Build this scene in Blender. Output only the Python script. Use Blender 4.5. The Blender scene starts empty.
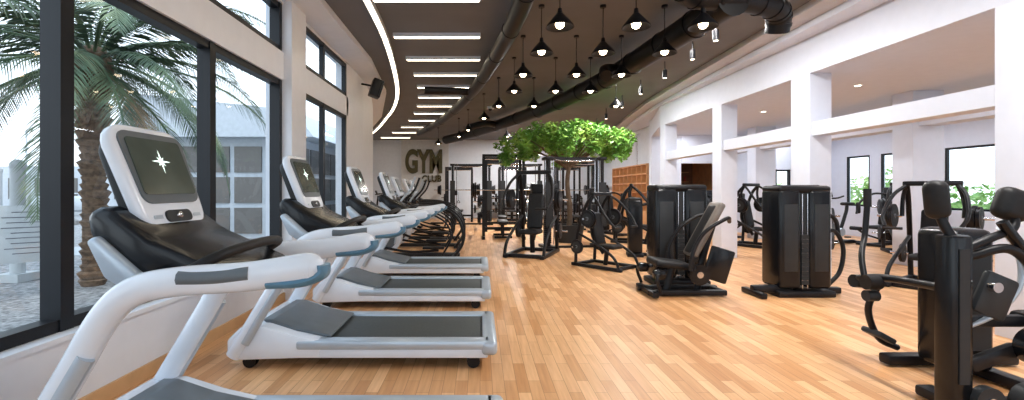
import bpy, bmesh, math, random
from mathutils import Vector, Matrix, Euler
random.seed(7)
scn = bpy.context.scene
COL = scn.collection

# ------------------------------------------------------------------ materials
def nodes_of(name):
    m = bpy.data.materials.new(name); m.use_nodes = True
    nt = m.node_tree
    return m, nt, nt.nodes["Principled BSDF"]

def mat(name, c, rough=0.5, metal=0.0, var=0.06, scale=8.0, bump=0.0, coat=0.0, spec=None):
    m, nt, p = nodes_of(name)
    tc = nt.nodes.new("ShaderNodeTexCoord"); nz = nt.nodes.new("ShaderNodeTexNoise")
    nz.inputs["Scale"].default_value = scale; nz.inputs["Detail"].default_value = 3
    nt.links.new(tc.outputs["Object"], nz.inputs["Vector"])
    r = nt.nodes.new("ShaderNodeValToRGB")
    r.color_ramp.elements[0].position = .3; r.color_ramp.elements[1].position = .7
    r.color_ramp.elements[0].color = (*[max(0, x*(1-var)) for x in c], 1)
    r.color_ramp.elements[1].color = (*[min(1, x*(1+var)) for x in c], 1)
    nt.links.new(nz.outputs["Fac"], r.inputs["Fac"])
    nt.links.new(r.outputs["Color"], p.inputs["Base Color"])
    p.inputs["Roughness"].default_value = rough; p.inputs["Metallic"].default_value = metal
    p.inputs["Coat Weight"].default_value = coat
    if spec is not None: p.inputs["Specular IOR Level"].default_value = spec
    if bump > 0:
        b = nt.nodes.new("ShaderNodeBump"); b.inputs["Strength"].default_value = bump
        b.inputs["Distance"].default_value = .02
        nt.links.new(nz.outputs["Fac"], b.inputs["Height"]); nt.links.new(b.outputs["Normal"], p.inputs["Normal"])
    return m

def emis(name, c, s):
    m, nt, p = nodes_of(name)
    p.inputs["Base Color"].default_value = (*c, 1)
    p.inputs["Emission Color"].default_value = (*c, 1); p.inputs["Emission Strength"].default_value = s
    return m

def floor_mat():
    m, nt, p = nodes_of("oak_parquet")
    L = nt.links
    tc = nt.nodes.new("ShaderNodeTexCoord"); mp = nt.nodes.new("ShaderNodeMapping")
    mp.inputs["Rotation"].default_value = (0, 0, math.pi/2)
    L.new(tc.outputs["Object"], mp.inputs["Vector"])
    bk = nt.nodes.new("ShaderNodeTexBrick")
    bk.inputs["Color1"].default_value = (.60, .29, .115, 1); bk.inputs["Color2"].default_value = (.88, .54, .28, 1)
    bk.inputs["Mortar"].default_value = (.38, .18, .07, 1)
    bk.inputs["Scale"].default_value = 1; bk.inputs["Mortar Size"].default_value = .0018
    bk.inputs["Mortar Smooth"].default_value = .3; bk.inputs["Brick Width"].default_value = .5; bk.inputs["Row Height"].default_value = .085
    bk.offset = .37; bk.offset_frequency = 2; bk.squash = 1
    L.new(mp.outputs["Vector"], bk.inputs["Vector"])
    mp2 = nt.nodes.new("ShaderNodeMapping"); mp2.inputs["Scale"].default_value = (26, 1.6, 1)
    L.new(tc.outputs["Object"], mp2.inputs["Vector"])
    nz = nt.nodes.new("ShaderNodeTexNoise"); nz.inputs["Scale"].default_value = 1.5; nz.inputs["Detail"].default_value = 6
    L.new(mp2.outputs["Vector"], nz.inputs["Vector"])
    r = nt.nodes.new("ShaderNodeValToRGB")
    r.color_ramp.elements[0].position = .3; r.color_ramp.elements[0].color = (.80, .74, .68, 1)
    r.color_ramp.elements[1].position = .7; r.color_ramp.elements[1].color = (1.0, 1.0, 1.0, 1)
    L.new(nz.outputs["Fac"], r.inputs["Fac"])
    mx = nt.nodes.new("ShaderNodeMixRGB"); mx.blend_type = 'MULTIPLY'; mx.inputs[0].default_value = .9
    L.new(bk.outputs["Color"], mx.inputs[1]); L.new(r.outputs["Color"], mx.inputs[2])
    L.new(mx.outputs[0], p.inputs["Base Color"])
    p.inputs["Roughness"].default_value = .38; p.inputs["Specular IOR Level"].default_value = .4
    return m

def glass_mat():
    m = bpy.data.materials.new("window_glass"); m.use_nodes = True
    nt = m.node_tree; nt.nodes.clear()
    o = nt.nodes.new("ShaderNodeOutputMaterial"); mx = nt.nodes.new("ShaderNodeMixShader")
    t = nt.nodes.new("ShaderNodeBsdfTransparent"); t.inputs[0].default_value = (.93, .96, .97, 1)
    g = nt.nodes.new("ShaderNodeBsdfGlossy"); g.inputs["Roughness"].default_value = .02
    mx.inputs[0].default_value = .05
    nt.links.new(t.outputs[0], mx.inputs[1]); nt.links.new(g.outputs[0], mx.inputs[2]); nt.links.new(mx.outputs[0], o.inputs[0])
    return m

def leaf_mat(name, c1, c2, c3, sc):
    m, nt, p = nodes_of(name)
    tc = nt.nodes.new("ShaderNodeTexCoord"); nz = nt.nodes.new("ShaderNodeTexNoise"); nz.inputs["Scale"].default_value = sc
    nt.links.new(tc.outputs["Object"], nz.inputs["Vector"])
    r = nt.nodes.new("ShaderNodeValToRGB"); e = r.color_ramp.elements
    e[0].position = .32; e[0].color = (*c1, 1); e[1].position = .68; e[1].color = (*c3, 1)
    k = e.new(.5); k.color = (*c2, 1)
    nt.links.new(nz.outputs["Fac"], r.inputs["Fac"]); nt.links.new(r.outputs["Color"], p.inputs["Base Color"])
    p.inputs["Roughness"].default_value = .5
    return m

M_floor = floor_mat(); M_glass = glass_mat()
M_wall = mat("white_plaster", (.66, .70, .80), .7, var=.02)
M_wallw = mat("warm_white_plaster", (.76, .78, .82), .7, var=.02)
M_wallg = mat("pale_grey_plaster", (.66, .70, .77), .7, var=.03)
M_ceil = mat("taupe_ceiling", (.15, .15, .155), .8, var=.08, scale=1.5)
M_ceil2 = mat("cream_cornice", (.50, .50, .52), .7, var=.04)
M_frame = mat("black_aluminium", (.008, .009, .012), .4, spec=.3)
M_base = mat("oak_skirting", (.62, .38, .19), .45)
M_blk = mat("black_powder_coat", (.007, .007, .009), .42, var=.2, spec=.3)
M_blkg = mat("black_gloss_shroud", (.006, .007, .009), .25, var=.1, coat=.08, spec=.3)
M_pad = mat("black_vinyl_pad", (.012, .012, .013), .5, var=.15, scale=30, bump=.05, spec=.3)
M_padb = mat("taupe_vinyl_pad", (.17, .145, .125), .45, var=.1)
M_dgr = mat("charcoal_plastic", (.025, .028, .031), .5, var=.1, spec=.3)
M_mgr = mat("slate_plastic", (.11, .13, .145), .4, var=.08)
M_wh = mat("white_gloss_plastic", (.76, .81, .88), .25, var=.02, coat=.3)
M_sil = mat("silver_paint", (.46, .53, .60), .3, metal=.3, var=.04)
M_teal = mat("blue_grey_trim", (.09, .21, .31), .3, var=.05)
M_chr = mat("chrome", (.65, .65, .68), .18, metal=1, var=.03)
M_belt = mat("rubber_belt", (.045, .053, .053), .6, var=.15, scale=40)
M_duct = mat("black_duct", (.006, .006, .007), .42, var=.15, spec=.3)
M_wood = mat("warm_wood", (.62, .31, .13), .45, var=.15, scale=5)
M_dwood = mat("dark_wood", (.24, .11, .055), .45, var=.15, scale=5)
M_led = emis("led_strip", (1, .86, .64), 5.5)
M_bulb = emis("warm_bulb", (1, .78, .50), 11)
M_down = emis("downlight_lens", (1, .85, .65), 6)
M_scr = mat("tv_screen", (.085, .105, .09), .14, var=.35, scale=3, coat=.5)
M_star = emis("screen_glow", (.80, .97, .90), 1.6)
M_gold = mat("olive_letter", (.075, .065, .03), .5, spec=.2)
M_panel = mat("grey_panel", (.56, .56, .56), .7)
M_trunk = mat("palm_trunk_fibre", (.17, .11, .07), .9, var=.5, scale=14, bump=.8)
M_bark = mat("bark", (.12, .08, .05), .8, var=.3)
M_palm = leaf_mat("palm_leaf", (.035, .065, .035), (.09, .14, .07), (.22, .26, .13), 1.2)
M_palmd = leaf_mat("dry_palm_leaf", (.16, .10, .06), (.28, .18, .10), (.40, .28, .16), 1.2)
M_leaf = leaf_mat("green_leaf", (.05, .16, .02), (.15, .36, .05), (.42, .62, .13), 2.5)
M_hedge = leaf_mat("hedge_leaf", (.12, .26, .05), (.33, .52, .14), (.65, .75, .35), 1.5)
M_grav = mat("pebble_ground", (.26, .255, .25), .9, var=.6, scale=16, bump=.5)
M_path = mat("concrete_path", (.40, .42, .43), .8, var=.08)
M_sea = mat("rock_grey", (.20, .19, .18), .9, var=.5, scale=3)
M_sign = mat("notice_board", (.46, .48, .48), .5, var=.03)
M_txt = mat("printed_text", (.16, .16, .18), .7, spec=.1)
M_bld = mat("white_render", (.50, .53, .56), .7)
M_bwin = mat("brown_tinted_glazing", (.12, .11, .10), .3)
M_red = mat("red_fabric", (.45, .06, .04), .7)

# ------------------------------------------------------------------ mesh builder
def catmull(pts, n=6):
    P = [Vector(p) for p in pts]
    if len(P) < 3: return P
    out = []
    for i in range(len(P)-1):
        p0 = P[i-1] if i > 0 else P[0]*2-P[1]; p1 = P[i]; p2 = P[i+1]
        p3 = P[i+2] if i+2 < len(P) else P[-1]*2-P[-2]
        for k in range(n):
            t = k/n
            out.append(.5*((2*p1)+(p2-p0)*t+(2*p0-5*p1+4*p2-p3)*t*t+(3*p1-p0-3*p2+p3)*t**3))
    out.append(P[-1]); return out

class MB:
    def __init__(s): s.v = []; s.f = []; s.m = []; s.sm = []; s.mats = []
    def mi(s, m):
        if m not in s.mats: s.mats.append(m)
        return s.mats.index(m)
    def raw(s, vs, fs, m, smooth=False):
        o = len(s.v); k = s.mi(m)
        s.v += [tuple(v) for v in vs]
        for f in fs: s.f.append([o+i for i in f]); s.m.append(k); s.sm.append(smooth)
    def bm(s, b, m, smooth=False):
        b.verts.ensure_lookup_table(); b.verts.index_update()
        s.raw([v.co[:] for v in b.verts], [[v.index for v in f.verts] for f in b.faces], m, smooth); b.free()
    def box(s, c, d, m, rot=(0, 0, 0), bev=0, seg=2):
        b = bmesh.new(); bmesh.ops.create_cube(b, size=1)
        bmesh.ops.scale(b, vec=d, verts=b.verts)
        if bev > 0:
            bmesh.ops.bevel(b, geom=b.edges[:], offset=min(bev, min(d)*.48), segments=seg, affect='EDGES', profile=.5)
        bmesh.ops.transform(b, matrix=Matrix.Translation(c) @ Euler(rot).to_matrix().to_4x4(), verts=b.verts)
        s.bm(b, m, bev > 0)
    def rplate(s, c, rm, w, h, r, t, m, bev=0, wb=None):
        """rounded rectangle plate in local YZ, thickness t along local X (w top width, wb bottom width)"""
        wb = w if wb is None else wb; pts = []
        for (sy, sz, a0) in ((1, 1, 0), (-1, 1, 90), (-1, -1, 180), (1, -1, 270)):
            ww = (w if sz > 0 else wb)/2-r; hh = h/2-r
            for k in range(6):
                a = math.radians(a0+k*18); pts.append((sy*ww+r*math.cos(a), sz*hh+r*math.sin(a)))
        b = bmesh.new(); vs = [b.verts.new((-t/2, y, z)) for y, z in pts]; f = b.faces.new(vs)
        g = bmesh.ops.extrude_face_region(b, geom=[f])
        bmesh.ops.translate(b, vec=(t, 0, 0), verts=[q for q in g['geom'] if isinstance(q, bmesh.types.BMVert)])
        bmesh.ops.recalc_face_normals(b, faces=b.faces[:])
        if bev > 0:
            ed = [e for e in b.edges if abs(e.verts[0].co.x-e.verts[1].co.x) < 1e-5]
            bmesh.ops.bevel(b, geom=ed, offset=bev, segments=3, affect='EDGES', profile=.5)
        bmesh.ops.transform(b, matrix=Matrix.Translation(c) @ rm.to_4x4(), verts=b.verts)
        s.bm(b, m, True)
    def cyl(s, a, c, r, m, seg=16, r2=None):
        a = Vector(a); c = Vector(c); d = c-a
        b = bmesh.new(); bmesh.ops.create_cone(b, cap_ends=True, segments=seg, radius1=r, radius2=r if r2 is None else r2, depth=d.length)
        q = d.to_track_quat('Z', 'Y')
        bmesh.ops.transform(b, matrix=Matrix.Translation((a+c)/2) @ q.to_matrix().to_4x4(), verts=b.verts)
        s.bm(b, m, True)
    def ball(s, c, r, m, sc=(1, 1, 1), u=14, v=9):
        b = bmesh.new(); bmesh.ops.create_uvsphere(b, u_segments=u, v_segments=v, radius=r)
        bmesh.ops.transform(b, matrix=Matrix.Translation(c) @ Matrix.Diagonal((*sc, 1)), verts=b.verts)
        s.bm(b, m, True)
    def tube(s, pts, r, m, seg=10, n=6, ell=None, ref=None):
        P = catmull(pts, n); N = len(P); vs = []; fs = []
        rr = r if isinstance(r, (list, tuple)) else [r, r]
        prev = None
        for i, p in enumerate(P):
            t = (P[min(i+1, N-1)]-P[max(i-1, 0)]).normalized()
            if ref is not None: a = Vector(ref)
            elif prev is None: a = Vector((0, 0, 1)) if abs(t.z) < .9 else Vector((1, 0, 0))
            else: a = prev
            a = (a-t*a.dot(t)).normalized(); prev = a; c = t.cross(a)
            f = i/(N-1); R = rr[0]+(rr[1]-rr[0])*f
            ra, rb = (R, R) if ell is None else ell
            for k in range(seg):
                th = 2*math.pi*k/seg
                vs.append(p+a*math.cos(th)*ra+c*math.sin(th)*rb)
        for i in range(N-1):
            for k in range(seg):
                k2 = (k+1) % seg
                fs.append([i*seg+k, i*seg+k2, (i+1)*seg+k2, (i+1)*seg+k])
        fs.append(list(range(seg))[::-1]); fs.append([(N-1)*seg+k for k in range(seg)])
        s.raw(vs, fs, m, True)
    def prism_y(s, prof, y0, y1, m, bev=0, smooth=False):
        b = bmesh.new(); vs = [b.verts.new((x, y0, z)) for x, z in prof]
        f = b.faces.new(vs); r = bmesh.ops.extrude_face_region(b, geom=[f])
        bmesh.ops.translate(b, vec=(0, y1-y0, 0), verts=[g for g in r['geom'] if isinstance(g, bmesh.types.BMVert)])
        bmesh.ops.recalc_face_normals(b, faces=b.faces[:])
        if bev > 0: bmesh.ops.bevel(b, geom=b.edges[:], offset=bev, segments=2, affect='EDGES', profile=.5)
        s.bm(b, m, smooth or bev > 0)
    def prism_z(s, poly, z0, z1, m):
        b = bmesh.new(); vs = [b.verts.new((x, y, z0)) for x, y in poly]
        f = b.faces.new(vs); r = bmesh.ops.extrude_face_region(b, geom=[f])
        bmesh.ops.translate(b, vec=(0, 0, z1-z0), verts=[g for g in r['geom'] if isinstance(g, bmesh.types.BMVert)])
        bmesh.ops.recalc_face_normals(b, faces=b.faces[:])
        s.bm(b, m)
    def rev(s, prof, c, m, seg=20):
        vs = []; fs = []; n = len(prof)
        for k in range(seg):
            th = 2*math.pi*k/seg
            for r, z in prof: vs.append((c[0]+r*math.cos(th), c[1]+r*math.sin(th), c[2]+z))
        for k in range(seg):
            k2 = (k+1) % seg
            for i in range(n-1): fs.append([k*n+i, k2*n+i, k2*n+i+1, k*n+i+1])
        s.raw(vs, fs, m, True)
    def mesh(s, name):
        me = bpy.data.meshes.new(name); me.from_pydata(s.v, [], s.f)
        for m in s.mats: me.materials.append(m)
        me.polygons.foreach_set("material_index", s.m); me.polygons.foreach_set("use_smooth", s.sm)
        me.update()
        try: me.set_sharp_from_angle(angle=math.radians(42))
        except Exception: pass
        return me
    def obj(s, name, loc=(0, 0, 0), rz=0):
        return place(name, s.mesh(name), loc, rz)

def place(name, me, loc, rz=0, sc=1):
    o = bpy.data.objects.new(name, me); COL.objects.link(o)
    o.location = loc; o.rotation_euler = (0, 0, rz); o.scale = (sc,)*3
    return o

def simple_box(name, lo, hi, m, bev=0):
    b = MB(); c = [(a+d)/2 for a, d in zip(lo, hi)]
    b.box((0, 0, 0), [d-a for a, d in zip(lo, hi)], m, bev=bev)
    return b.obj(name, c)

# ------------------------------------------------------------------ room shell
CZ = 3.75
WP = [(-2.4, -3), (-2.4, 8.2), (-2.45, 9.4), (-2.62, 10.8), (-2.95, 12.4), (-3.45, 14.2), (-4.1, 16.2), (-4.95, 18.4), (-6.2, 21.6)]
main = WP+[(5.9, 21.6), (5.9, 14.3), (4.95, 12), (4.95, -3)]
b = MB(); b.prism_z(WP+[(5.9, 21.6), (5.9, 17), (8, 17), (8, 14.3), (11, 14.3), (11, -3)], -.12, 0, M_floor); b.obj("floor")
b = MB(); b.prism_z(main, CZ, CZ+.2, M_ceil)
b.obj("ceiling")
b = MB(); b.prism_z([(5.1, -3), (5.1, 12), (6, 14.3), (6, 17), (8, 17), (8, 14.5), (11, 14.5), (11, -3)], 3.1, 3.2, M_wall)
b.obj("ceiling_annex")

# west wall, straight part with glazing
b = MB()
def wbox(y0, y1, z0, z1, x0=-2.6, x1=-2.4, m=M_wallw):
    b.box(((x0+x1)/2, (y0+y1)/2, (z0+z1)/2), (x1-x0, y1-y0, z1-z0), m)
wbox(-3, 8.2, -.1, .5); wbox(-3, 8.2, 2.69, 3.03); wbox(-3, 8.2, 3.62, CZ)
wbox(5.5, 5.95, 0, CZ, -2.62, -2.3)
wbox(-3, 5.5, .5, .53, -2.6, -2.33)
wbox(-.2, .1, 0, CZ, -2.62, -2.36)
wbox(8.1, 8.2, .5, CZ)
b.obj("wall_west")
b = MB()
for i in range(1, len(WP)-1):
    (x0, y0), (x1, y1) = WP[i], WP[i+1]
    b.prism_z([(x0, y0), (x1, y1), (x1-.2, y1+.05), (x0-.2, y0+.05)], -.1, CZ+.1, M_wallw)
b.obj("wall_west_curve")

def window_x(name, x, y0, y1, z0, z1, cuts, fw=.07, zc=(), dp=.12):
    b = MB()
    for z in (z0, z1): b.box((x, (y0+y1)/2, z+(fw/2 if z == z0 else -fw/2)), (dp*.85, y1-y0, fw), M_frame)
    for y in [y0+fw/2, y1-fw/2]+list(cuts): b.box((x, y, (z0+z1)/2), (dp, fw if y in (y0+fw/2, y1-fw/2) else fw*1.25, z1-z0-.002), M_frame)
    for z in zc: b.box((x, (y0+y1)/2, z), (dp*.7, y1-y0, .05), M_frame)
    b.raw([(x, y0, z0), (x, y1, z0), (x, y1, z1), (x, y0, z1)], [[0, 1, 2, 3]], M_glass)
    b.obj(name)
window_x("window_1", -2.48, .1, 5.5, .53, 2.69, [1.25, 2.64, 4.08])
window_x("window_2", -2.48, .1, 5.5, 3.03, 3.62, [2.64, 4.08])
window_x("window_3", -2.44, 5.95, 8.1, .53, 2.69, [6.95], .06, dp=.07)
window_x("window_4", -2.44, 5.95, 8.1, 3.03, 3.62, [6.95], .06, dp=.07)
window_x("window_5", -2.5, -3, -.2, .53, 2.69, [-1.6])
window_x("window_6", -2.5, -3, -.2, 3.03, 3.62, [-1.6])
simple_box("baseboard_west", (-2.4, -3, 0), (-2.38, 5.5, .1), M_base)

# north walls
b = MB(); b.box((-.15, 21.7, 1.85), (12.5, .2, 3.9), M_wallg); b.obj("wall_north")
simple_box("wall_north_panel", (-3.75, 21.45, 0), (-1.5, 21.6, CZ), M_panel)
simple_box("wall_east_lobby", (5.9, 16.9, -.05), (6.05, 21.6, CZ+.1), M_wallg)
b = MB(); b.box((5.92, 14.4, 1.85), (.94, .2, 3.85), M_wall); b.box((5.97, 15.7, 1.85), (.14, 2.4, 3.85), M_wallg)
b.obj("wall_pier_lobby")
b = MB()   # annex north wall with window opening
for (x0, x1, z0, z1) in ((7.5, 8.6, -.1, 3.2), (8.6, 9.9, -.1, .85), (8.6, 9.9, 2.0, 3.2), (9.9, 11.2, -.1, 3.2), (6.4, 7.5, 2.2, 3.2)):
    b.box(((x0+x1)/2, 14.4, (z0+z1)/2), (x1-x0, .2, z1-z0), M_wall)
b.obj("wall_north_annex")
b = MB()
for x in (8.63, 9.03, 9.45, 9.87): b.box((x, 14.4, 1.425), (.05, .08, 1.15), M_frame)
for z in (.88, 1.97): b.box((9.25, 14.4, z), (1.3, .08, .05), M_frame)
b.raw([(8.6, 14.4, .85), (9.9, 14.4, .85), (9.9, 14.4, 2), (8.6, 14.4, 2)], [[0, 1, 2, 3]], M_glass)
b.obj("window_7")
# reception niche behind
b = MB(); b.box((7.0, 16.9, 1.6), (2.2, .1, 3.2), M_dwood); b.box((8.0, 15.7, 1.6), (.1, 2.4, 3.2), M_wood)
b.obj("wall_reception")
b = MB(); b.box((6.95, 15.4, .5), (.9, .5, 1.0), M_wood, bev=.02); b.box((6.95, 15.35, 1.03), (1.0, .62, .06), M_wh, bev=.01)
b.box((6.95, 15.13, .5), (.7, .04, .7), M_dwood)
b.obj("reception_desk")
b = MB()
for z in (1.3, 1.65, 2.0): b.box((7.0, 16.72, z), (1.4, .24, .03), M_wood)
for i in range(16): b.cyl((6.4+.08*i, 16.7, 1.315+.35*(i % 3 == 0)), (6.4+.08*i, 16.7, 1.5+.35*(i % 3 == 0)), .03, random.choice([M_red, M_wh, M_gold, M_wood]), 10)
b.obj("display_shelf")
# east wall annex with windows
b = MB(); ys = [(1.0, 2.8), (3.6, 5.4), (6.2, 7.8), (8.35, 9.2), (9.5, 10.65), (11.45, 12.35), (12.7, 13.5)]
yy = -3
for (a, c) in ys:
    b.box((11.06, (yy+a)/2, 1.55), (.12, a-yy, 3.3), M_wall)
    b.box((11.06, (a+c)/2, .4), (.12, c-a, .95), M_wall); b.box((11.06, (a+c)/2, 2.77), (.12, c-a, .86), M_wall); yy = c
b.box((11.06, (yy+14.3)/2, 1.55), (.12, 14.3-yy, 3.3), M_wall)
b.obj("wall_east")
for i, (a, c) in enumerate(ys): window_x("window_%d" % (8+i), 11.03, a, c, .88, 2.34, [], .05, dp=.05)
# unseen south wall behind the camera, glazed to give frontal fill light
b = MB()
b.box((4.3, -3.1, .2), (13.8, .2, .5), M_wall); b.box((4.3, -3.1, 3.5), (13.8, .2, .9), M_wall)
for x in (-2.4, 1.2, 4.9, 8, 11.0): b.box((x, -3.1, 1.7), (.35, .2, 3.6), M_wall)
b.obj("wall_south")
b = MB()
for x in (-.6, 3, 6.5, 9.5): b.box((x, -3.1, 1.75), (.07, .1, 2.6), M_frame)
b.raw([(-2.4, -3.1, .45), (11, -3.1, .45), (11, -3.1, 3.05), (-2.4, -3.1, 3.05)], [[0, 1, 2, 3]], M_glass)
b.obj("window_16")

# colonnade
b = MB()
b.box((4.95, 4.5, 3.4), (.3, 15, .7), M_wall)
b.prism_z([(4.8, 12), (5.1, 12), (5.75, 14.3), (5.45, 14.3)], 3.05, CZ, M_wall)
b.obj("trim_fascia")
cols = [(-1.6, -1.2), (1.1, 1.5), (3.85, 4.2), (6.55, 6.95), (8.95, 9.3), (11.7, 12)]
for i, (a, c) in enumerate(cols):
    simple_box("column", (4.8, a, 0), (5.12, c, 3.06), M_wall, .008)
b = MB()
for i in range(len(cols)-1): b.box((4.96, (cols[i][1]+cols[i+1][0])/2, 2.24), (.24, cols[i+1][0]-cols[i][1], .2), M_wall)
b.obj("trim_beam_front")
for y in (3.2, 7.9, 12.4): simple_box("column", (7.6, y, 0), (8.15, y+.4, 3.1), M_wall, .008)
b = MB()
for (y0, y1) in ((-3, 3.2), (3.6, 7.9), (8.3, 12.4), (12.8, 14.3)): b.box((7.88, (y0+y1)/2, 2.6), (.35, y1-y0, .25), M_wall)
b.obj("trim_beam_rear")
# curved cornice steps
arc = [(4.05, -3), (4.1, 3), (4.2, 6), (4.3, 9), (4.45, 12), (4.8, 15), (5.3, 18), (5.85, 21.6)]
b = MB()
for i in range(len(arc)-1):
    (x0, y0), (x1, y1) = arc[i], arc[i+1]
    r0 = 4.8 if y0 <= 12 else 5.85; r1 = 4.8 if y1 <= 12 else 5.85
    b.prism_z([(x0, y0), (r0, y0), (r1, y1), (x1, y1)], 3.66, CZ, M_ceil2)
    b.prism_z([(x0+.3, y0), (r0, y0), (r1, y1), (x1+.3, y1)], 3.57, 3.66, M_wall)
b.obj("trim_cornice")

# ------------------------------------------------------------------ ceiling fittings
trk = [(-1.36, -1), (-1.36, 3.5), (-1.39, 5.45), (-1.51, 7.4), (-1.9, 10.35), (-2.4, 12.6), (-3.1, 14.8), (-4.0, 17.4), (-5.3, 20.7)]
P = catmull([(x, y, 0) for x, y in trk], 5)
b = MB()
for i in range(len(P)-1):
    p, q = P[i], P[i+1]; t = (q-p).normalized(); n = Vector((t.y, -t.x, 0))
    def pr(B, w0, w1, z0, z1, m): B.prism_z([(p+n*w0)[:2], (p+n*w1)[:2], (q+n*w1)[:2], (q+n*w0)[:2]], z0, z1, m)
    pr(b, -.05, .05, 3.68, CZ-.001, M_wh); pr(b, -.032, .032, 3.672, 3.68, M_led)
b.obj("curved_led_track")
Wc = [(-2.4, -3), (-2.4, 3.5), (-2.4, 8.2), (-2.62, 10.8), (-3.45, 14.2), (-4.95, 18.4), (-6.2, 21.6)]
tb = [(-1.95, -3), (-1.95, 3.5), (-1.98, 8.2), (-2.25, 10.8), (-3.1, 14.2), (-4.6, 18.4), (-5.8, 21.6)]
b = MB()
for i in range(len(Wc)-1): b.prism_z([Wc[i], tb[i], tb[i+1], Wc[i+1]], 3.66, CZ, M_wallw)
b.obj("trim_ceiling_band")
for i, D in enumerate([1.2, 2.7, 4.2, 5.55, 6.9, 8.1, 9.2, 10.3, 11.4, 12.6, 13.8, 15.2, 16.8, 18.4, 20.2]):
    off = 0 if D < 8 else -((D-8)**2)*.021
    b = MB(); b.box((0, 0, 0), (1.34, .085, .06), M_wh); b.box((0, 0, -.033), (1.30, .07, .008), M_led)
    b.obj("linear_led_light", (-.66+off, D, 3.719))

def duct(name, pts, r, branches=()):
    b = MB(); b.tube(pts, r, M_duct, seg=18, n=8)
    P = catmull(pts, 8)
    for i in range(0, len(P)-1, 4):
        t = (P[i+1]-P[i]).normalized()*.02
        b.cyl(P[i]-t, P[i]+t, r*1.07, M_duct, 18)
    for br in branches: b.tube(br[0], br[1], M_duct, seg=14)
    b.obj(name)
duct("spiral_duct", [(.50, 2, 3.5), (.50, 4.9, 3.5), (.26, 7.2, 3.5), (-.24, 10.2, 3.5), (-1.2, 14, 3.5), (-2.3, 17, 3.5)], .115,
     [([(-.16, 9.9, 3.5), (-.5, 9.8, 3.5), (-1.2, 9.7, 3.5)], .08)])
duct("spiral_duct", [(2.75, 4.9, 3.42), (2.6, 6.4, 3.42), (2.35, 8.4, 3.42), (1.85, 10.6, 3.42), (1.1, 13, 3.42), (-.1, 16, 3.42), (-1.4, 18.6, 3.42)], .17,
     [([(2.45, 7.8, 3.42), (2.1, 7.5, 3.35), (2.05, 7.3, 3.2)], .1), ([(.6, 14.4, 3.42), (.2, 14.0, 3.42), (-.3, 13.9, 3.3)], .1)])
duct("spiral_duct", [(2.0, 4.6, 3.5), (2.35, 4.9, 3.46), (2.9, 5.0, 3.46), (3.35, 5.15, 3.44), (3.52, 5.3, 3.38), (3.55, 5.38, 3.24)], .13)

def pendant_mesh():
    b = MB()
    b.rev([(.0, .205), (.022, .205), (.028, .155), (.04, .145), (.10, .075), (.15, .015), (.155, 0), (.148, 0), (.09, .065), (.03, .125), (.0, .13)], (0, 0, 0), M_blk, 24)
    b.cyl((0, 0, .2), (0, 0, .63), .006, M_blk, 6); b.cyl((0, 0, .60), (0, 0, .63), .04, M_blk)
    b.ball((0, 0, .035), .05, M_bulb)
    return b.mesh("pendant_lamp")
pm = pendant_mesh()
for row, (D, xs) in enumerate([(4.9, (.87, 1.7, 2.43)), (5.85, (.8, 1.6, 2.4)), (7.0, (.67, 1.5, 2.2)), (8.15, (.62, 1.37, 2.0)), (9.6, (.4, 1.15, 2.9)),
                               (11.2, (.1,)), (13.4, (-.35,)), (15, (-.7, .9)), (17.3, (-1.6, 1))]):
    for x in xs: place("pendant_lamp", pm, (x, D, 3.12))
b = MB(); b.cyl((0, 0, -.02), (0, 0, .13), .04, M_blk); b.cyl((0, 0, .12), (0, 0, .29), .010, M_blk, 6); b.cyl((0, 0, -.024), (0, 0, -.019), .03, M_down)
sm = b.mesh("spotlight")
for (x, y) in ((3.3, 6.3), (3.4, 7.2), (3.45, 8.4), (3.5, 9.8), (3.6, 11.4), (3.7, 13.2), (3.9, 15), (-.6, 16.9), (4, 17)): place("spotlight", sm, (x, y, 3.46))
b = MB(); b.cyl((0, 0, 0), (0, 0, .012), .06, M_wh); b.cyl((0, 0, -.003), (0, 0, .001), .045, M_down); dm = b.mesh("downlight")
for (x, y) in ((6.3, 5), (6.3, 7.5), (6.3, 10), (9.3, 6), (9.3, 9), (9.3, 12), (6.3, 2.5)): place("downlight", dm, (x, y, 3.088))
b = MB(); b.box((0, 0, 0), (.22, .24, .36), M_blk, rot=(0, .3, .4), bev=.02); b.box((.10, -.04, -.02), (.02, .18, .3), M_dgr, rot=(0, .3, .4)); b.cyl((-.05, 0, .05), (-.3, .02, .1), .02, M_blk)
b.obj("wall_speaker", (-2.1, 9.1, 3.4))
b = MB(); b.cyl((0, 0, -.02), (0, 0, .05), .1, M_wh); b.ball((0, 0, -.02), .06, M_dgr); b.obj("ceiling_dome_camera", (.3, 12.9, 3.69))

# GYM letters
def sign(name, txt, size, loc, sx, off, ext=.05):
    cu = bpy.data.curves.new(name, 'FONT'); cu.body = txt; cu.size = size; cu.extrude = ext; cu.offset = off; cu.align_x = 'CENTER'
    cu.materials.append(M_gold); o = bpy.data.objects.new(name, cu); COL.objects.link(o)
    o.location = loc; o.rotation_euler = (math.pi/2, 0, 0); o.scale = (sx, 1, 1)
sign("gym_sign", "GYM", 1.5, (-2.66, 21.39, 2.2), .56, .06)
sign("sign_tagline", "CLUB", .42, (-2.3, 21.41, 1.75), .9, .012, .03)

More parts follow.
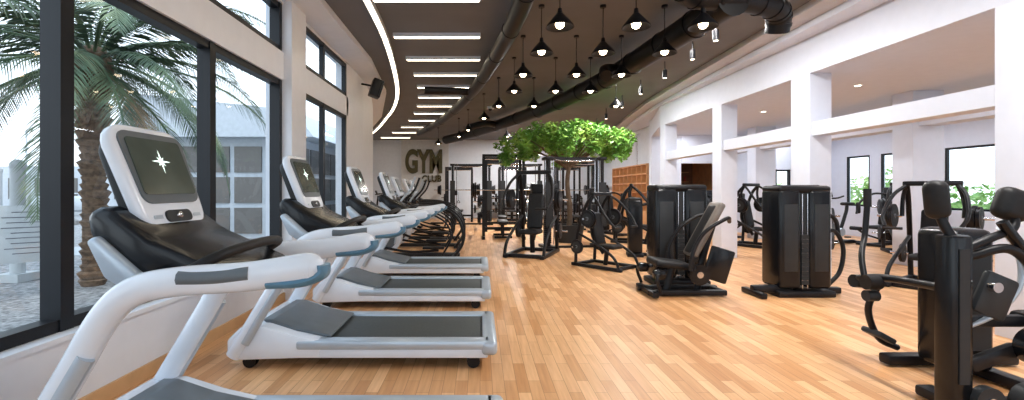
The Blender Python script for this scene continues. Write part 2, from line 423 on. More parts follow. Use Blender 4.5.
# ------------------------------------------------------------------ treadmill
def treadmill():
    b = MB(); W = .9
    for y in (.02, W-.14):
        b.box((-.75, y+.06, .185), (1.46, .12, .07), M_sil, bev=.02)
        b.box((-.75, y+.06, .12), (1.42, .09, .07), M_wh, bev=.015)
    b.box((-.78, .45, .10), (1.4, .6, .06), M_dgr)
    b.box((-.76, .45, .185), (1.42, .64, .03), M_belt, bev=.008)
    b.box((-.03, .45, .165), (.12, .88, .11), M_sil, bev=.035, seg=3)
    b.cyl((-.07, .16, .165), (-.07, .74, .165), .045, M_dgr)
    for x in (-.15, -1.85):
        for y in (.1, .8): b.cyl((x, y-.03, .05), (x, y+.03, .05), .05, M_blk)
    b.box((-1.0, .45, .075), (1.75, .5, .05), M_blk)
    b.prism_y([(-1.3, .09), (-1.3, .215), (-1.5, .26), (-1.72, .33), (-1.9, .32), (-2.0, .22), (-2.0, .1), (-1.9, .07)], .03, .87, M_wh, bev=.02)
    b.prism_y([(-1.25, .212), (-1.25, .232), (-1.5, .285), (-1.7, .352), (-1.78, .352), (-1.72, .30)], .13, .77, M_mgr, bev=.008)
    # uprights + handrails
    for y in (.05, W-.05):
        b.tube([(-1.96, y, .1), (-1.80, y, .36), (-1.62, y, .66), (-1.49, y, .88), (-1.38, y, .975), (-1.22, y, 1.01), (-.95, y, 1.03), (-.76, y, 1.06), (-.72, y, 1.06)],
               .05, M_wh, seg=18, ref=(0, 1, 0), ell=(.045, .055), n=8)
        b.ball((-.722, y, 1.061), .05, M_wh, (.9, .88, 1.08))
        s = -1 if y < .4 else 1
        b.tube([(-1.86, y+s*.026, .2), (-1.70, y+s*.026, .47), (-1.54, y+s*.026, .74)], .03, M_sil, seg=10, ref=(0, 1, 0), ell=(.024, .034))
        b.tube([(-1.20, y+s*.014, 1.024), (-1.06, y+s*.014, 1.03), (-.94, y+s*.014, 1.042)], .03, M_mgr, seg=10, ref=(0, 1, 0), ell=(.036, .034))
        b.tube([(-.88, y, 1.005), (-.76, y, 1.012), (-.685, y, 1.04), (-.68, y, 1.075)], .03, M_teal, seg=10, ref=(0, 1, 0), ell=(.042, .022))
    # dashboard tray (curved black cowl)
    pr = [(-1.08, 1.01), (-1.22, 1.07), (-1.42, 1.16), (-1.56, 1.27), (-1.64, 1.29), (-1.69, 1.25), (-1.67, 1.16), (-1.57, 1.03), (-1.42, .96), (-1.2, .96)]
    b.prism_y(pr, .18, .72, M_blkg, bev=.035)
    b.prism_y([(-1.30, .96), (-1.45, 1.02), (-1.62, 1.17), (-1.665, 1.15), (-1.59, 1.0), (-1.46, .92)], .155, .745, M_sil, bev=.018)
    b.cyl((-1.42, .06, .98), (-1.42, .84, .98), .035, M_dgr)
    # grip bar
    b.tube([(-1.26, .12, 1.02), (-1.14, .2, 1.09), (-1.11, .45, 1.11), (-1.14, .7, 1.09), (-1.26, .78, 1.02)], .022, M_pad, seg=10)
    # console
    R = (0, -.36, 0)
    rm = Euler(R).to_matrix(); C = Vector((-1.58, .45, 1.395))
    def L(x, y, z): return tuple(C+rm @ Vector((x, y, z)))
    b.rplate(L(0, 0, 0), rm, .46, .50, .10, .06, M_wh, .022, wb=.42)
    b.rplate(L(-.05, 0, 0), rm, .38, .42, .08, .06, M_dgr, .02)
    b.rplate(L(.032, 0, .045), rm, .40, .335, .05, .012, M_mgr, wb=.37)
    b.rplate(L(.038, 0, .05), rm, .34, .265, .02, .008, M_scr)
    b.rplate(L(.032, 0, -.185), rm, .17, .055, .025, .012, M_dgr)
    b.ball(L(.040, 0, -.185), .016, M_chr, (.5, 1.3, 1))
    for k in (-1, 1): b.box(L(.031, k*.13, -.185), (.006, .05, .016), M_sil, rot=R)
    vs = []; n = 16
    for k in range(n):
        a = 2*math.pi*k/n; r = .06 if k % 4 == 0 else (.03 if k % 2 == 0 else .012)
        vs.append(L(.0435, r*math.sin(a), .075+r*math.cos(a)))
    b.raw(vs, [list(range(n))], M_star)
    b.tube([(-1.56, .45, 1.15), L(-.08, 0, -.12), L(-.04, 0, 0)], .045, M_dgr)
    return b.mesh("treadmill")
tm = treadmill()
for i in range(4): place("treadmill", tm, (.1, 1.62+1.72*i, 0))

def elliptical():
    b = MB()
    b.box((-.9, 0, .06), (1.9, .12, .08), M_dgr, bev=.02)
    for x in (-.05, -1.75): b.box((x, 0, .04), (.1, .62, .07), M_dgr, bev=.02)
    b.cyl((-1.45, -.1, .42), (-1.45, .1, .42), .34, M_wh, 28); b.cyl((-1.45, -.12, .42), (-1.45, .12, .42), .26, M_mgr, 28)
    b.cyl((-1.45, -.15, .42), (-1.45, .15, .42), .06, M_chr)
    b.tube([(-1.5, 0, .6), (-1.35, 0, 1.0), (-1.25, 0, 1.3)], .05, M_wh)
    b.box((-1.2, 0, 1.42), (.07, .44, .42), M_wh, rot=(0, -.4, 0), bev=.035, seg=3); b.box((-1.163, 0, 1.44), (.01, .34, .27), M_scr, rot=(0, -.4, 0))
    b.prism_y([(-.95, 1.1), (-1.35, 1.25), (-1.35, 1.15), (-1.0, 1.02)], -.25, .25, M_blkg, bev=.02)
    for s in (-1, 1):
        y = s*.27
        b.tube([(-1.2, y, .3), (-1.12, y, .8), (-1.1, y, 1.1), (-.9, y, 1.35), (-.8, y*1.1, 1.6)], .022, M_blk if s > 0 else M_sil)
        b.tube([(-1.45, s*.15, .42+s*.2), (-.9, y, .25+s*.1), (-.35, y, .2+s*.02)], .025, M_blk)
        b.box((-.45, y, .27+s*.04), (.42, .16, .05), M_blk, bev=.02)
        b.tube([(-.05, y*1.1, .05), (.12, y*1.1, .35), (.05, y*1.1, .75), (-.25, y*1.1, .98), (-.75, y*1.05, 1.03), (-1.15, y*.9, 1.02)], .028, M_blk, n=8)
        b.tube([(-.3, y*1.1, .05), (-.12, y*1.1, .4), (-.2, y*1.1, .7), (-.5, y*1.1, .9)], .018, M_blk, n=8)
    return b.mesh("elliptical_trainer")
em = elliptical()
for (x, D) in ((-.45, 9.0), (-.5, 10.6), (-.6, 12.2), (-.9, 13.9)): place("elliptical_trainer", em, (x, D, 0))

# ------------------------------------------------------------------ strength machines
def tower(b, x, y, w=.68, d=.38, h=1.4):
    b.box((x, y, .04), (w+.06, d+.06, .08), M_blk, bev=.02)
    b.box((x-w*.29, y, h/2+.05), (w*.42, d, h-.1), M_blkg, bev=.05, seg=3)
    b.box((x+w*.29, y, h/2+.05), (w*.42, d, h-.1), M_blkg, bev=.05, seg=3)
    b.box((x, y, h/2+.05), (w*.5, d*.8, h-.2), M_dgr)
    b.box((x, y, h), (w, d*.95, .09), M_blk, bev=.04, seg=3)
    for k in range(11): b.box((x, y-d*.42, .18+k*.058), (w*.14, .03, .05), M_dgr)
    for s in (-.05, .05): b.cyl((x+s*w, y-d*.43, .1), (x+s*w, y-d*.43, h-.06), .007, M_chr, 8)
    for s in (-1, 1): b.box((x+s*w*.29, y-d*.5, h*.55), (w*.26, .012, h*.62), M_dgr, bev=.004)

def plates(b, c, ax, r=.2, n=2, m=None):
    a = Vector(ax)
    for k in range(n):
        p = Vector(c)+a*(k*.05)
        b.cyl(p, p+a*.042, r-(k*.02), m or M_blk, 24); b.cyl(p-a*.002, p+a*.046, r*.72-(k*.02), M_dgr, 24); b.cyl(p-a*.006, p+a*.05, r*.22, M_mgr, 14)

# M1 : seated press with inclined back
b = MB(); tower(b, .12, .62, .74, .38, 1.38)
b.box((-.1, .1, .05), (1.05, .09, .07), M_blk, bev=.015); b.box((-.1, -.2, .05), (1.0, .07, .07), M_blk, bev=.015)
b.box((-.55, -.05, .05), (.08, .62, .07), M_blk, bev=.015); b.box((.35, .15, .05), (.08, .75, .07), M_blk, bev=.015)
b.box((-.28, -.05, .40), (.44, .38, .09), M_pad, rot=(0, .12, 0), bev=.035, seg=3)
b.tube([(-.3, -.05, .05), (-.22, -.05, .35)], .045, M_blk); b.tube([(.1, -.05, .05), (.18, -.05, .5), (.3, -.05, .9)], .045, M_blk)
b.box((.19, -.05, .84), (.09, .30, .78), M_padb, rot=(0, .5, 0), bev=.035, seg=3)
b.box((.165, -.05, .835), (.09, .17, .70), M_pad, rot=(0, .5, 0), bev=.03, seg=3)
for s in (-1, 1):
    y = -.05+s*.34
    b.tube([(.42, y*.6, .95), (.3, y, 1.0), (.02, y, .82), (-.12, y, .55), (-.1, y, .38)], .024, M_blk); b.cyl((-.14, y, .36), (-.14, y, .50), .022, M_pad)
    b.tube([(-.5, y, .08), (-.55, y, .28), (-.38, y*.6, .33)], .022, M_blk); b.box((-.5, y*.8, .3), (.14, .12, .12), M_blkg, bev=.03)
b.cyl((.0, -.34, .3), (.0, -.3, .3), .13, M_blkg, 24); b.cyl((.0, -.35, .3), (.0, -.29, .3), .04, M_chr)
b.box((.25, -.3, .42), (.3, .05, .42), M_blkg, rot=(0, .3, 0), bev=.02)
b.obj("seated_row_machine", (2.72, 5.9, 0))

# M2 : shrouded tower with arm
b = MB(); tower(b, 0, 0, .66, .40, 1.36)
b.box((0, 0, 1.38), (.46, .32, .07), M_blkg, bev=.03)
b.box((-.38, -.1, .09), (.5, .1, .09), M_blk, bev=.02); b.box((-.6, -.1, .04), (.08, .44, .07), M_blk, bev=.015)
b.box((.42, .0, .05), (.3, .09, .08), M_blk, bev=.015)
b.tube([(.32, .0, .75), (.5, .0, .82), (.62, .0, .6), (.58, .0, .3), (.43, .0, .12)], .026, M_blk, n=8)
b.tube([(.32, .1, .95), (.48, .1, 1.02), (.6, .1, .95), (.64, .1, .75)], .026, M_blk, n=8)
b.obj("cable_weight_tower", (4.10, 5.85, 0))

def lever():
    b = MB()
    for s in (-1, 1):
        b.box((s*.36, 0, .04), (.08, 1.3, .07), M_blk, bev=.015)
        b.tube([(s*.36, .55, .05), (s*.36, .5, .7), (s*.33, .3, 1.35), (s*.3, .1, 1.62)], .038, M_blk)
        b.tube([(s*.38, -.6, .05), (s*.38, -.45, .3), (s*.36, 0, .55), (s*.36, .48, .75)], .03, M_blk)
        b.tube([(s*.3, .1, 1.62), (s*.42, -.1, 1.45), (s*.48, -.35, 1.15), (s*.42, -.5, .95)], .028, M_blk)
        b.cyl((s*.2, -.52, .93), (s*.44, -.52, .93), .022, M_pad)
        b.cyl((s*.36, .1, 1.1), (s*.68, .1, 1.1), .022, M_chr)
        b.tube([(s*.36, .1, 1.1), (s*.36, .15, 1.4), (s*.31, .1, 1.6)], .03, M_blk)
        plates(b, (s*.45, .1, 1.1), (s, 0, 0), .2, 2)
        b.cyl((s*.36, .45, .45), (s*.6, .45, .45), .02, M_chr); plates(b, (s*.42, .45, .45), (s, 0, 0), .16, 1)
    b.box((0, .55, .04), (.8, .08, .07), M_blk, bev=.015); b.box((0, -.5, .04), (.8, .08, .07), M_blk, bev=.015)
    b.box((0, .1, 1.64), (.7, .08, .08), M_blk, bev=.02)
    b.tube([(0, .0, .05), (0, -.05, .42)], .05, M_blk); b.box((0, -.12, .47), (.38, .44, .09), M_pad, bev=.035, seg=3)
    b.box((0, .2, .86), (.32, .1, .72), M_pad, rot=(-.2, 0, 0), bev=.04, seg=3); b.tube([(0, .05, .3), (0, .35, .7), (0, .3, 1.1)], .04, M_blk)
    b.box((0, .36, 1.3), (.24, .07, .22), M_pad, bev=.03)
    return b.mesh("chest_press_machine")
lm = lever()
for (x, y, rz, sc) in ((2.2, 7.9, .7, .78), (1.1, 9.4, -.4, 1.05), (6.1, 8.5, -.9, .8), (6.6, 10.8, .5, .9), (9.0, 9.4, -.5, .9), (6.3, 6.3, -1.0, .88), (4.0, 11.6, 1.2, .9), (9.3, 12.9, .3, .9)):
    place("chest_press_machine", lm, (x, y, 0), rz, sc)

def row_tower(armflip=1):
    b = MB(); tower(b, 0, .4, .62, .34, 1.45)
    b.box((0, -.2, .04), (.09, 1.1, .08), M_blk, bev=.015); b.box((0, -.7, .04), (.6, .08, .07), M_blk, bev=.015)
    b.tube([(0, -.3, .05), (0, -.3, .42)], .045, M_blk); b.box((0, -.35, .47), (.36, .42, .09), M_pad, bev=.035)
    b.box((0, -.1, .85), (.3, .1, .68), M_pad, rot=(-.15, 0, 0), bev=.035); b.tube([(0, .15, .3), (0, .03, .8), (0, .05, 1.1)], .04, M_blk)
    for s in (-1, 1):
        b.tube([(s*.12, .2, 1.3), (s*.4, .05, 1.32), (s*.48, -.3, 1.1), (s*.44, -.5, .8)], .026, M_blk)
        b.box((s*.45, -.42, .95), (.1, .08, .3), M_pad, bev=.035); b.tube([(s*.15, .1, .1), (s*.42, -.2, .25), (s*.42, -.6, .45)], .024, M_blk)
        b.cyl((s*.25, -.62, .42), (s*.5, -.62, .42), .05, M_pad)
    return b.mesh("pec_fly_machine")
rm_ = row_tower()
for (x, y, rz, sc) in ((9.8, 7.3, -1.0, 1), (10, 11.0, -1.3, .95), (7.0, 13.2, .1, .9), (3.9, 13.8, .4, .95), (3.5, 9.2, 1.3, .8)):
    place("pec_fly_machine", rm_, (x, y, 0), rz, sc)

def crossover():
    b = MB(); H = 2.45
    for s in (-1, 1):
        X = s*.75
        for y in (-.16, .16): b.box((X, y, H/2), (.07, .07, H), M_blk)
        b.box((X, 0, .04), (.3, .8, .08), M_blk, bev=.01); b.box((X, 0, H), (.2, .5, .08), M_blk, bev=.01)
        for k in range(14): b.box((X, 0, .16+k*.055), (.2, .12, .048), M_dgr)
        for q in (-.05, .05): b.cyl((X+q, 0, .1), (X+q, 0, H), .01, M_chr, 8)
        b.cyl((X-s*.16, -.05, .1), (X-s*.16, -.05, H), .016, M_chr, 8); b.box((X-s*.14, -.05, 1.3), (.1, .12, .2), M_blk, bev=.02)
        b.cyl((X-s*.2, -.08, 1.3), (X-s*.2, -.02, 1.3), .05, M_sil); b.tube([(X-s*.22, -.05, 1.3), (X-s*.24, -.05, 1.0)], .006, M_blk)
        b.tube([(X-s*.3, -.05, .9), (X-s*.24, -.05, 1.0), (X-s*.18, -.05, .9), (X-s*.3, -.05, .9)], .012, M_blk, n=2)
        b.box((X, -.2, 1.2), (.2, .02, 1.2), M_dgr)
    b.box((0, .12, H), (1.5, .08, .1), M_blk); b.box((0, -.12, H), (1.5, .06, .06), M_blk)
    b.tube([(-.6, -.16, H-.02), (-.35, -.3, H-.08), (.35, -.3, H-.08), (.6, -.16, H-.02)], .018, M_chr)
    b.box((0, 0, .03), (1.5, .08, .06), M_blk)
    return b.mesh("cable_crossover_machine")
cm = crossover()
for (x, y, rz, sc) in ((2.2, 10.55, .12, .85), (-.35, 17.6, 0, .95), (1.6, 17.6, 0, .95), (3.7, 17.6, 0, .95)): place("cable_crossover_machine", cm, (x, y, 0), rz, sc)

def rack():
    b = MB()
    for x in (-.55, .55):
        for y in (-.6, .5):
            b.box((x, y, 1.15), (.075, .075, 2.3), M_blk)
        b.box((x, -.05, .04), (.08, 1.5, .08), M_blk); b.box((x, -.05, 2.3), (.07, 1.2, .07), M_blk); b.box((x, -.05, .75), (.05, 1.1, .05), M_blk)
        for z in (.5, 1.0): b.cyl((x, .5, z), (x+math.copysign(.3, x), .5, z), .022, M_chr); plates(b, (x+math.copysign(.08, x), .5, z), (math.copysign(1, x), 0, 0), .2, 2)
    for y in (-.6, .5): b.box((0, y, 2.3), (1.1, .07, .07), M_blk)
    b.box((0, .5, .2), (1.1, .06, .08), M_blk); b.cyl((-.5, -.6, 2.2), (.5, -.6, 2.2), .02, M_chr)
    b.cyl((-1.05, -.68, 1.35), (1.05, -.68, 1.35), .015, M_chr, 10)
    for s in (-1, 1): plates(b, (s*.75, -.68, 1.35), (s, 0, 0), .21, 3)
    b.box((0, .0, .44), (.3, 1.1, .08), M_pad, bev=.03)
    for y in (-.4, .4): b.box((0, y, .2), (.06, .06, .4), M_blk); b.box((0, y, .03), (.5, .07, .06), M_blk)
    return b.mesh("power_rack")
rk = rack()
for (x, y, rz) in ((.75, 15.3, 0), (3.3, 15.5, 0), (-.9, 19.8, 0), (1.4, 19.8, 0), (3.7, 19.8, 0), (.65, 13.0, 0)): place("power_rack", rk, (x, y, 0), rz)

def bike():
    b = MB()
    b.box((0, 0, .05), (1.1, .1, .08), M_blk, bev=.02)
    for x in (-.5, .5): b.box((x, 0, .04), (.09, .5, .07), M_blk, bev=.02)
    b.cyl((-.4, -.04, .35), (-.4, .04, .35), .25, M_mgr, 28); b.cyl((-.4, -.05, .35), (-.4, .05, .35), .07, M_chr)
    b.tube([(-.4, 0, .35), (0, 0, .3), (.25, 0, .75), (.3, 0, .95)], .04, M_blk); b.tube([(-.4, 0, .1), (-.35, 0, .7), (-.3, 0, 1.1)], .04, M_blk)
    b.box((.32, 0, 1.0), (.28, .2, .08), M_pad, bev=.035)
    b.cyl((0, -.1, .3), (0, .1, .3), .1, M_sil); b.box((.1, -.15, .18), (.12, .08, .03), M_blk); b.box((-.1, .15, .42), (.12, .08, .03), M_blk)
    b.tube([(-.15, -.22, 1.2), (-.38, -.2, 1.15), (-.38, .2, 1.15), (-.15, .22, 1.2)], .02, M_pad); b.box((-.38, 0, 1.25), (.05, .22, .16), M_dgr, rot=(0, -.4, 0), bev=.02)
    return b.mesh("exercise_bike")
bk_ = bike()
for (x, y, rz) in ((-2.6, 16.0, 0), (-3.0, 17.2, 0), (-3.6, 18.6, 0), (-4.2, 19.9, 0), (9.7, 4.9, .3), (9.0, 11.3, .3)): place("exercise_bike", bk_, (x, y, 0), rz)

def drack():
    b = MB()
    for x in (-.9, .9): b.tube([(x, -.25, 0.02), (x, .0, .5), (x, .15, 1.0)], .03, M_blk); b.box((x, 0, .03), (.08, .6, .06), M_blk)
    for j, z in enumerate((.35, .65, .95)):
        b.box((0, -.08+j*.1, z), (1.85, .22, .04), M_blk)
        for k in range(8):
            x = -.8+k*.23; y = -.08+j*.1
            b.cyl((x, y-.12, z+.08), (x, y+.12, z+.08), .015, M_chr, 8)
            for s in (-1, 1): b.cyl((x, y+s*.07, z+.08), (x, y+s*.15, z+.08), .06, M_dgr, 10)
    return b.mesh("dumbbell_rack")
dr = drack()
for (x, y, rz) in ((3.9, 21.1, 0), (1.2, 21.1, 0)): place("dumbbell_rack", dr, (x, y, 0), rz)

# M3 : close right-hand machine
b = MB()
b.box((.7, .0, .05), (1.3, .1, .08), M_blk, bev=.02); b.box((.75, .75, .05), (1.0, .1, .08), M_blk, bev=.02)
b.box((0.06, 0.1, .04), (.12, .3, .07), M_blk, bev=.02); b.box((.75, .35, .05), (.1, .9, .08), M_blk, bev=.02)
b.box((0.0, 0, .56), (.13, .12, 1.04), M_blkg, bev=.02); b.box((.0, -.063, .6), (.06, .01, .8), M_dgr)
b.box((.55, .52, .58), (.30, .30, 1.0), M_blkg, bev=.06, seg=3); b.box((.55, .36, .6), (.16, .02, .7), M_dgr)
b.tube([(.0, 0, 1.05), (-.03, .03, 1.15), (-.05, .06, 1.28)], .026, M_blk)
b.box((-.05, .05, 1.29), (.11, .12, .24), M_pad, rot=(0, -.12, .2), bev=.05, seg=4)
b.tube([(.04, 0, .98), (.2, -.02, 1.06), (.36, 0, 1.12), (.40, .03, 1.22)], .024, M_blk)
b.box((.40, .04, 1.26), (.18, .11, .20), M_pad, rot=(0, .35, 0), bev=.05, seg=4)
b.tube([(.10, 0, .95), (.28, -.05, 1.0), (.44, -.05, .85), (.46, -.05, .62), (.36, -.05, .45)], .028, M_blk, n=8)
b.tube([(.02, 0, .5), (.22, -.04, .62), (.36, -.04, .8), (.38, 0, 1.0), (.28, 0, 1.12)], .016, M_sil, n=8)
b.tube([(.26, -.03, 1.16), (.40, -.06, .9), (.47, -.06, .5), (.44, -.06, .1)], .028, M_blkg, n=8)
b.cyl((.40, -.14, .43), (.40, -.05, .43), .105, M_blkg, 28); b.cyl((.40, -.15, .43), (.40, -.04, .43), .042, M_sil, 20)
b.cyl((.12, -.10, .11), (.12, -.05, .11), .085, M_dgr, 24); b.cyl((.12, -.11, .11), (.12, -.04, .11), .028, M_chr)
b.cyl((.36, -.14, .11), (.36, -.06, .11), .105, M_dgr, 24); b.cyl((.36, -.15, .11), (.36, -.05, .11), .04, M_sil)
b.box((.2, -.04, .72), (.2, .05, .26), M_dgr, rot=(0, .4, 0), bev=.022); b.cyl((.16, -.1, .78), (.16, -.03, .78), .03, M_chr)
b.box((.2, -.03, .35), (.3, .05, .09), M_blk, rot=(0, -.35, 0), bev=.02); b.box((.24, 0, .56), (.36, .05, .07), M_blk, bev=.015)
b.box((.9, .15, .5), (.40, .36, .1), M_pad, bev=.04); b.box((1.12, .15, .9), (.11, .34, .7), M_pad, rot=(0, .2, 0), bev=.04)
b.tube([(.03, .05, .74), (.05, .5, .72), (.1, .8, .66), (.3, .85, .62)], .026, M_blk)
b.cyl((.06, .80, .64), (.28, .82, .62), .05, M_pad); b.cyl((-.06, .55, .68), (.03, .55, .68), .055, M_pad)
b.cyl((-.05, .56, .58), (.03, .56, .58), .04, M_dgr)
b.tube([(.25, .8, .6), (.22, .85, .4), (.3, .85, .18), (.45, .85, .1)], .024, M_blk); b.box((.3, .85, .2), (.15, .18, .045), M_dgr, rot=(0, .5, 0), bev=.015)
b.tube([(-.02, .6, .68), (.04, .7, .85), (.15, .8, 1.0), (.17, .8, 1.25)], .02, M_blk); b.cyl((.17, .8, 1.22), (.17, .8, 1.36), .026, M_pad)
b.obj("hip_abductor_machine", (2.86, 2.72, 0))

# locker cubbies on lobby wall
b = MB()
b.box((.165, 0, 1.42), (.02, 3.9, 1.6), M_dwood)
for k in range(9): b.box((0, -1.93+k*.4825, 1.42), (.3, .04, 1.6), M_wood)
for k in range(6): b.box((0, 0, .62+k*.32), (.3, 3.9, .04), M_wood)
b.box((0, 0, .3), (.3, 3.9, .6), M_wood, bev=.01)
b.obj("wooden_cubby_shelf", (5.70, 16.95, 0))

# ------------------------------------------------------------------ indoor tree
def leaves(b, blobs, n, size, m):
    for _ in range(n):
        c, r = random.choice(blobs)
        d = Vector((random.gauss(0, 1), random.gauss(0, 1), random.gauss(0, 1))).normalized()
        k = random.random()**.45
        p = Vector(c)+Vector((d.x*r[0]*k, d.y*r[1]*k, d.z*r[2]*k))
        s = size*random.uniform(.6, 1.3)
        e = Euler((random.uniform(-1, 1), random.uniform(-1, 1), random.uniform(0, 6.28))).to_matrix()
        vs = [p+e @ Vector(q) for q in ((0, -s, 0), (s*.42, -.1*s, s*.12), (0, s, 0), (-s*.42, -.1*s, s*.12))]
        b.raw(vs, [[0, 1, 2, 3]], m)
b = MB()
b.tube([(0, 0, 0), (.05, .03, .8), (-.02, 0, 1.6), (.1, 0, 2.3)], [.08, .05], M_bark)
blobs = []
for i in range(20):
    a = i*2.4; rr = 1.65*math.sqrt((i+.5)/20)
    c = (rr*1.0*math.cos(a), rr*.55*math.sin(a), 2.64+.32*math.cos(rr*1.0)+random.uniform(-.16, .10))
    blobs.append((c, (.42, .34, .27))); b.tube([(0, 0, 1.9), (c[0]*.45, c[1]*.45, 2.3), (c[0], c[1], c[2])], [.03, .01], M_bark, seg=6, n=4)
    if rr > .7: blobs.append(((c[0]*1.05, c[1], c[2]-.3), (.22, .22, .28)))
leaves(b, blobs, 10000, .066, M_leaf)
b.rev([(0, 0), (.34, 0), (.42, .45), (.38, .45), (.36, .4), (0, .4)], (0, 0, 0), M_dgr, 28)
b.obj("indoor_tree", (2.3, 11.75, 0))

# ------------------------------------------------------------------ outside
b = MB(); b.box((-22, 12, -.2), (39, 70, .1), M_grav); b.box((26, 12, -.2), (29.6, 70, .1), M_path); b.box((4, -20, -.2), (14, 33, .1), M_path); b.box((4, 35, -.2), (14, 25, .1), M_path)
b.obj("ground_outside")
b = MB(); b.box((-3.9, 6, -.145), (1.6, 30, .02), M_path); b.box((-14, 11, -.145), (17, 1.5, .02), M_path); b.obj("garden_path")

b = MB()
for i in range(30):
    z = -.15+i*.115; r = .17+.02*math.sin(i*1.7)
    b.rev([(r*.86, 0), (r*1.12, .09), (r*.84, .125)], (0.04*math.sin(i*.2), 0, z), M_trunk, 14)
b.cyl((0, 0, -.15), (0, 0, 3.3), .14, M_trunk, 12)
b.ball((0, 0, 3.3), .26, M_trunk, (1, 1, 1.3))
for k in range(40):
    a = k*2.4; z = 2.2+k*.028; b.box((.17*math.cos(a), .17*math.sin(a), z), (.1, .05, .18), M_trunk, rot=(.3*math.sin(a), .5*math.cos(a), a))
def frond(b, az, el, Ln, droop, m):
    d = Vector((math.cos(az), math.sin(az), 0)); pts = []
    p = Vector((0, 0, 3.4)); a = el; n = 26; st = Ln/n
    for i in range(n+1):
        pts.append(p.copy()); p = p+(d*math.cos(a)+Vector((0, 0, 1))*math.sin(a))*st; a -= droop/n*(.5+i/n)
    b.tube([pts[0], pts[6], pts[13], pts[20], pts[26]], [.026, .006], m, seg=5, n=4)
    side = Vector((-d.y, d.x, 0))
    for i in range(3, n):
        for h in (0, .33, .66):
            q = pts[i].lerp(pts[i+1], h); f = (i+h)/n; t = (pts[i+1]-pts[i]).normalized(); up = side.cross(t)
            l = .50*math.sin(math.pi*min(1, f*.85+.12))**.7*random.uniform(.85, 1.1)
            for s in (-1, 1):
                dr_ = (side*s*.75+t*.75+up*.1*s+Vector((0, 0, -.35+random.uniform(-.2, .2)))).normalized()
                w = t*.011
                b.raw([q-w, q+w, q+dr_*l*.55+w*.8-Vector((0, 0, .01)), q+dr_*l-Vector((0, 0, l*.14)), q+dr_*l*.55-w*.8], [[0, 1, 2, 3, 4]], m)
for i in range(48):
    az = i*2.39996; f = i/48
    frond(b, az, 1.2-1.8*f+random.uniform(-.1, .1), random.uniform(2.7, 3.5), 1.7-.5*f, M_palmd if i in (40, 43, 47) else M_palm)
b.obj("palm_tree", (-6.1, 7.1, 0))

b = MB()
for x in (-.33, .33): b.box((0, x, .55), (.05, .05, 1.4), M_sign)
b.box((0.04, 0, .88), (.03, .66, .78), M_sign, bev=.008)
for k in range(9): b.box((.056, random.uniform(-.03, .03), 1.18-k*.07), (.004, .40+.1*(k % 2), .012), M_txt)
b.obj("notice_board", (-6.2, 6.2, -.13), -.75)
b = MB(); b.cyl((0, 0, -.1), (0, 0, 1.65), .09, M_sign, 12); b.ball((0, 0, 1.68), .1, M_sign); b.box((0, 0, .02), (.35, .35, .12), M_sign)
pmx = b.mesh("mooring_post")
for (x, y) in ((-7.6, 7.4), (-9.9, 9.2), (-11.8, 9.4), (-13, 12.9)): place("mooring_post", pmx, (x, y, -.1), 0, 1.1)
b = MB()
for i in range(14): b.ball((random.uniform(-5, 5), random.uniform(-3, 6), random.uniform(0, .25)), random.uniform(.3, .8), M_sea, (1.3, 1, .6), 7, 5)
b.obj("breakwater_rocks", (-19, 17, -.15))
b = MB()
for i in range(5):
    x = i*2.6; b.cyl((x, 0, 0), (x, 0, 5+random.random()*2), .05, M_bld, 8); b.box((x, 0, .7), (1.8, .7, .9), M_bld, bev=.3); b.cyl((x-.8, 0, 1.3), (x+.8, 0, 1.3), .03, M_bld, 6)
b.obj("moored_boats", (-34, 26, -.15))
# pavilion with sloped roof
b = MB()
b.box((0, 0, 1.5), (5, 5, 3.2), M_bld)
b.prism_y([(-3, 3.1), (3.2, 3.1), (2.6, 3.9), (-2.2, 4.4)], -3, 3, M_bld)
for i in range(5):
    for j in range(3):
        b.box((-2.0+i*1.0, -2.52, .55+j*.95), (.84, .06, .8), M_bwin); b.box((2.52, -2.0+i*1.0, .55+j*.95), (.06, .84, .8), M_bwin)
b.obj("pavilion_building", (-8.2, 16.5, -.15))
b = MB(); b.box((0, 0, 1.6), (22, 4, 3.4), M_bld)
for i in range(10): b.box((-9+i*2, -2.03, 1.6), (1.2, .06, 1.6), M_bwin)
b.obj("harbour_building", (-34, 36, -.15))
# hedges beyond annex windows
b = MB(); leaves(b, [((0, i*1.0, 1.0+.3*math.sin(i*1.3)), (.8, .9, 1.0)) for i in range(-8, 9)], 7000, .12, M_hedge)
b.box((0, 0, .5), (.7, 17, 1.2), M_hedge); b.obj("garden_hedge", (13.8, 9, -.15))
b = MB(); leaves(b, [((i*1.0, 0, .9+.3*math.sin(i*1.1)), (.9, .7, .95)) for i in range(-3, 1)], 3000, .12, M_hedge)
b.box((-1.5, 0, .5), (4, .6, 1.2), M_hedge); b.obj("garden_hedge", (12.2, 18.6, -.15))

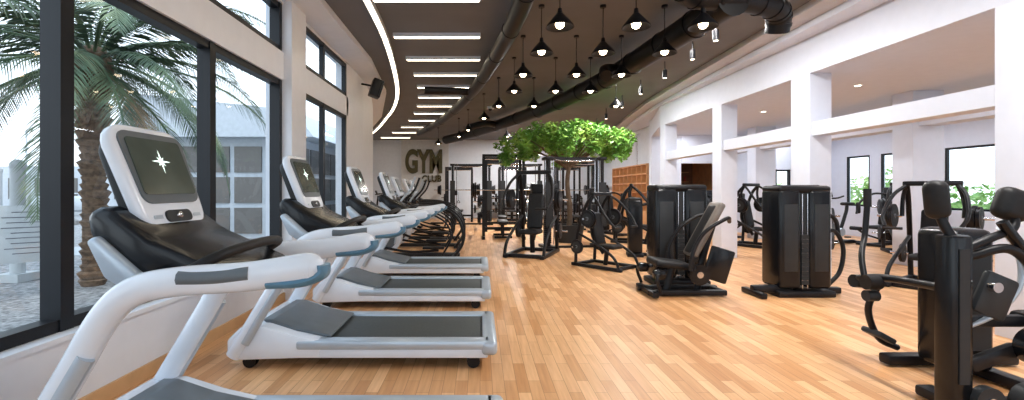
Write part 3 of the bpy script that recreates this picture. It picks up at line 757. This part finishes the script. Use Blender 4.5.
# ------------------------------------------------------------------ light
w = bpy.data.worlds.new("sky"); scn.world = w; w.use_nodes = True
nt = w.node_tree; bg = nt.nodes["Background"]
tc = nt.nodes.new("ShaderNodeTexCoord"); sp = nt.nodes.new("ShaderNodeSeparateXYZ"); rp = nt.nodes.new("ShaderNodeValToRGB")
nt.links.new(tc.outputs["Generated"], sp.inputs[0]); nt.links.new(sp.outputs["Z"], rp.inputs["Fac"])
rp.color_ramp.elements[0].position = 0; rp.color_ramp.elements[0].color = (.84, .91, .97, 1)
rp.color_ramp.elements[1].position = .7; rp.color_ramp.elements[1].color = (.60, .77, .98, 1)
nt.links.new(rp.outputs["Color"], bg.inputs["Color"]); bg.inputs["Strength"].default_value = 1.9
s = bpy.data.lights.new("sun", 'SUN'); s.energy = 1.0; s.angle = .1; s.color = (1, .95, .88)
so = bpy.data.objects.new("sun", s); COL.objects.link(so); so.rotation_euler = (math.radians(38), 0, math.radians(60))
def area(name, loc, sx, sy, e, c=(1, .97, .94)):
    l = bpy.data.lights.new(name, 'AREA'); l.shape = 'RECTANGLE'; l.size = sx; l.size_y = sy; l.energy = e; l.color = c
    o = bpy.data.objects.new(name, l); COL.objects.link(o); o.location = loc; return o
for i, y in enumerate((2.5, 6.2, 10.2, 14.5, 18.5)): area("ceiling_fill_light", (3.2 if y < 12 else 1.6, y, 3.7), .12, 2.4, 105 if y < 12 else 200)  # added area fill for the main hall, stronger towards the back wall
for i, y in enumerate((2, 6, 10, 13)): area("annex_fill_light", (6.4, y, 3.08), .12, 2.0, 26, (.93, .95, 1)); area("annex_fill_light", (9.4, y, 3.08), .12, 2, 30, (.93, .95, 1))  # added cool fill under the annex ceiling, besides the modelled downlights

cam = bpy.data.cameras.new("camera"); co = bpy.data.objects.new("camera", cam); COL.objects.link(co)
co.location = (0, 0, 1.35); co.rotation_euler = (math.pi/2, 0, 0)
cam.sensor_width = 36; cam.lens = 450/1024*36; cam.shift_x = 32/1024; cam.shift_y = -10/1024; cam.clip_end = 300
scn.camera = co
scn.view_settings.view_transform = 'Standard'
scn.view_settings.exposure = 0.5
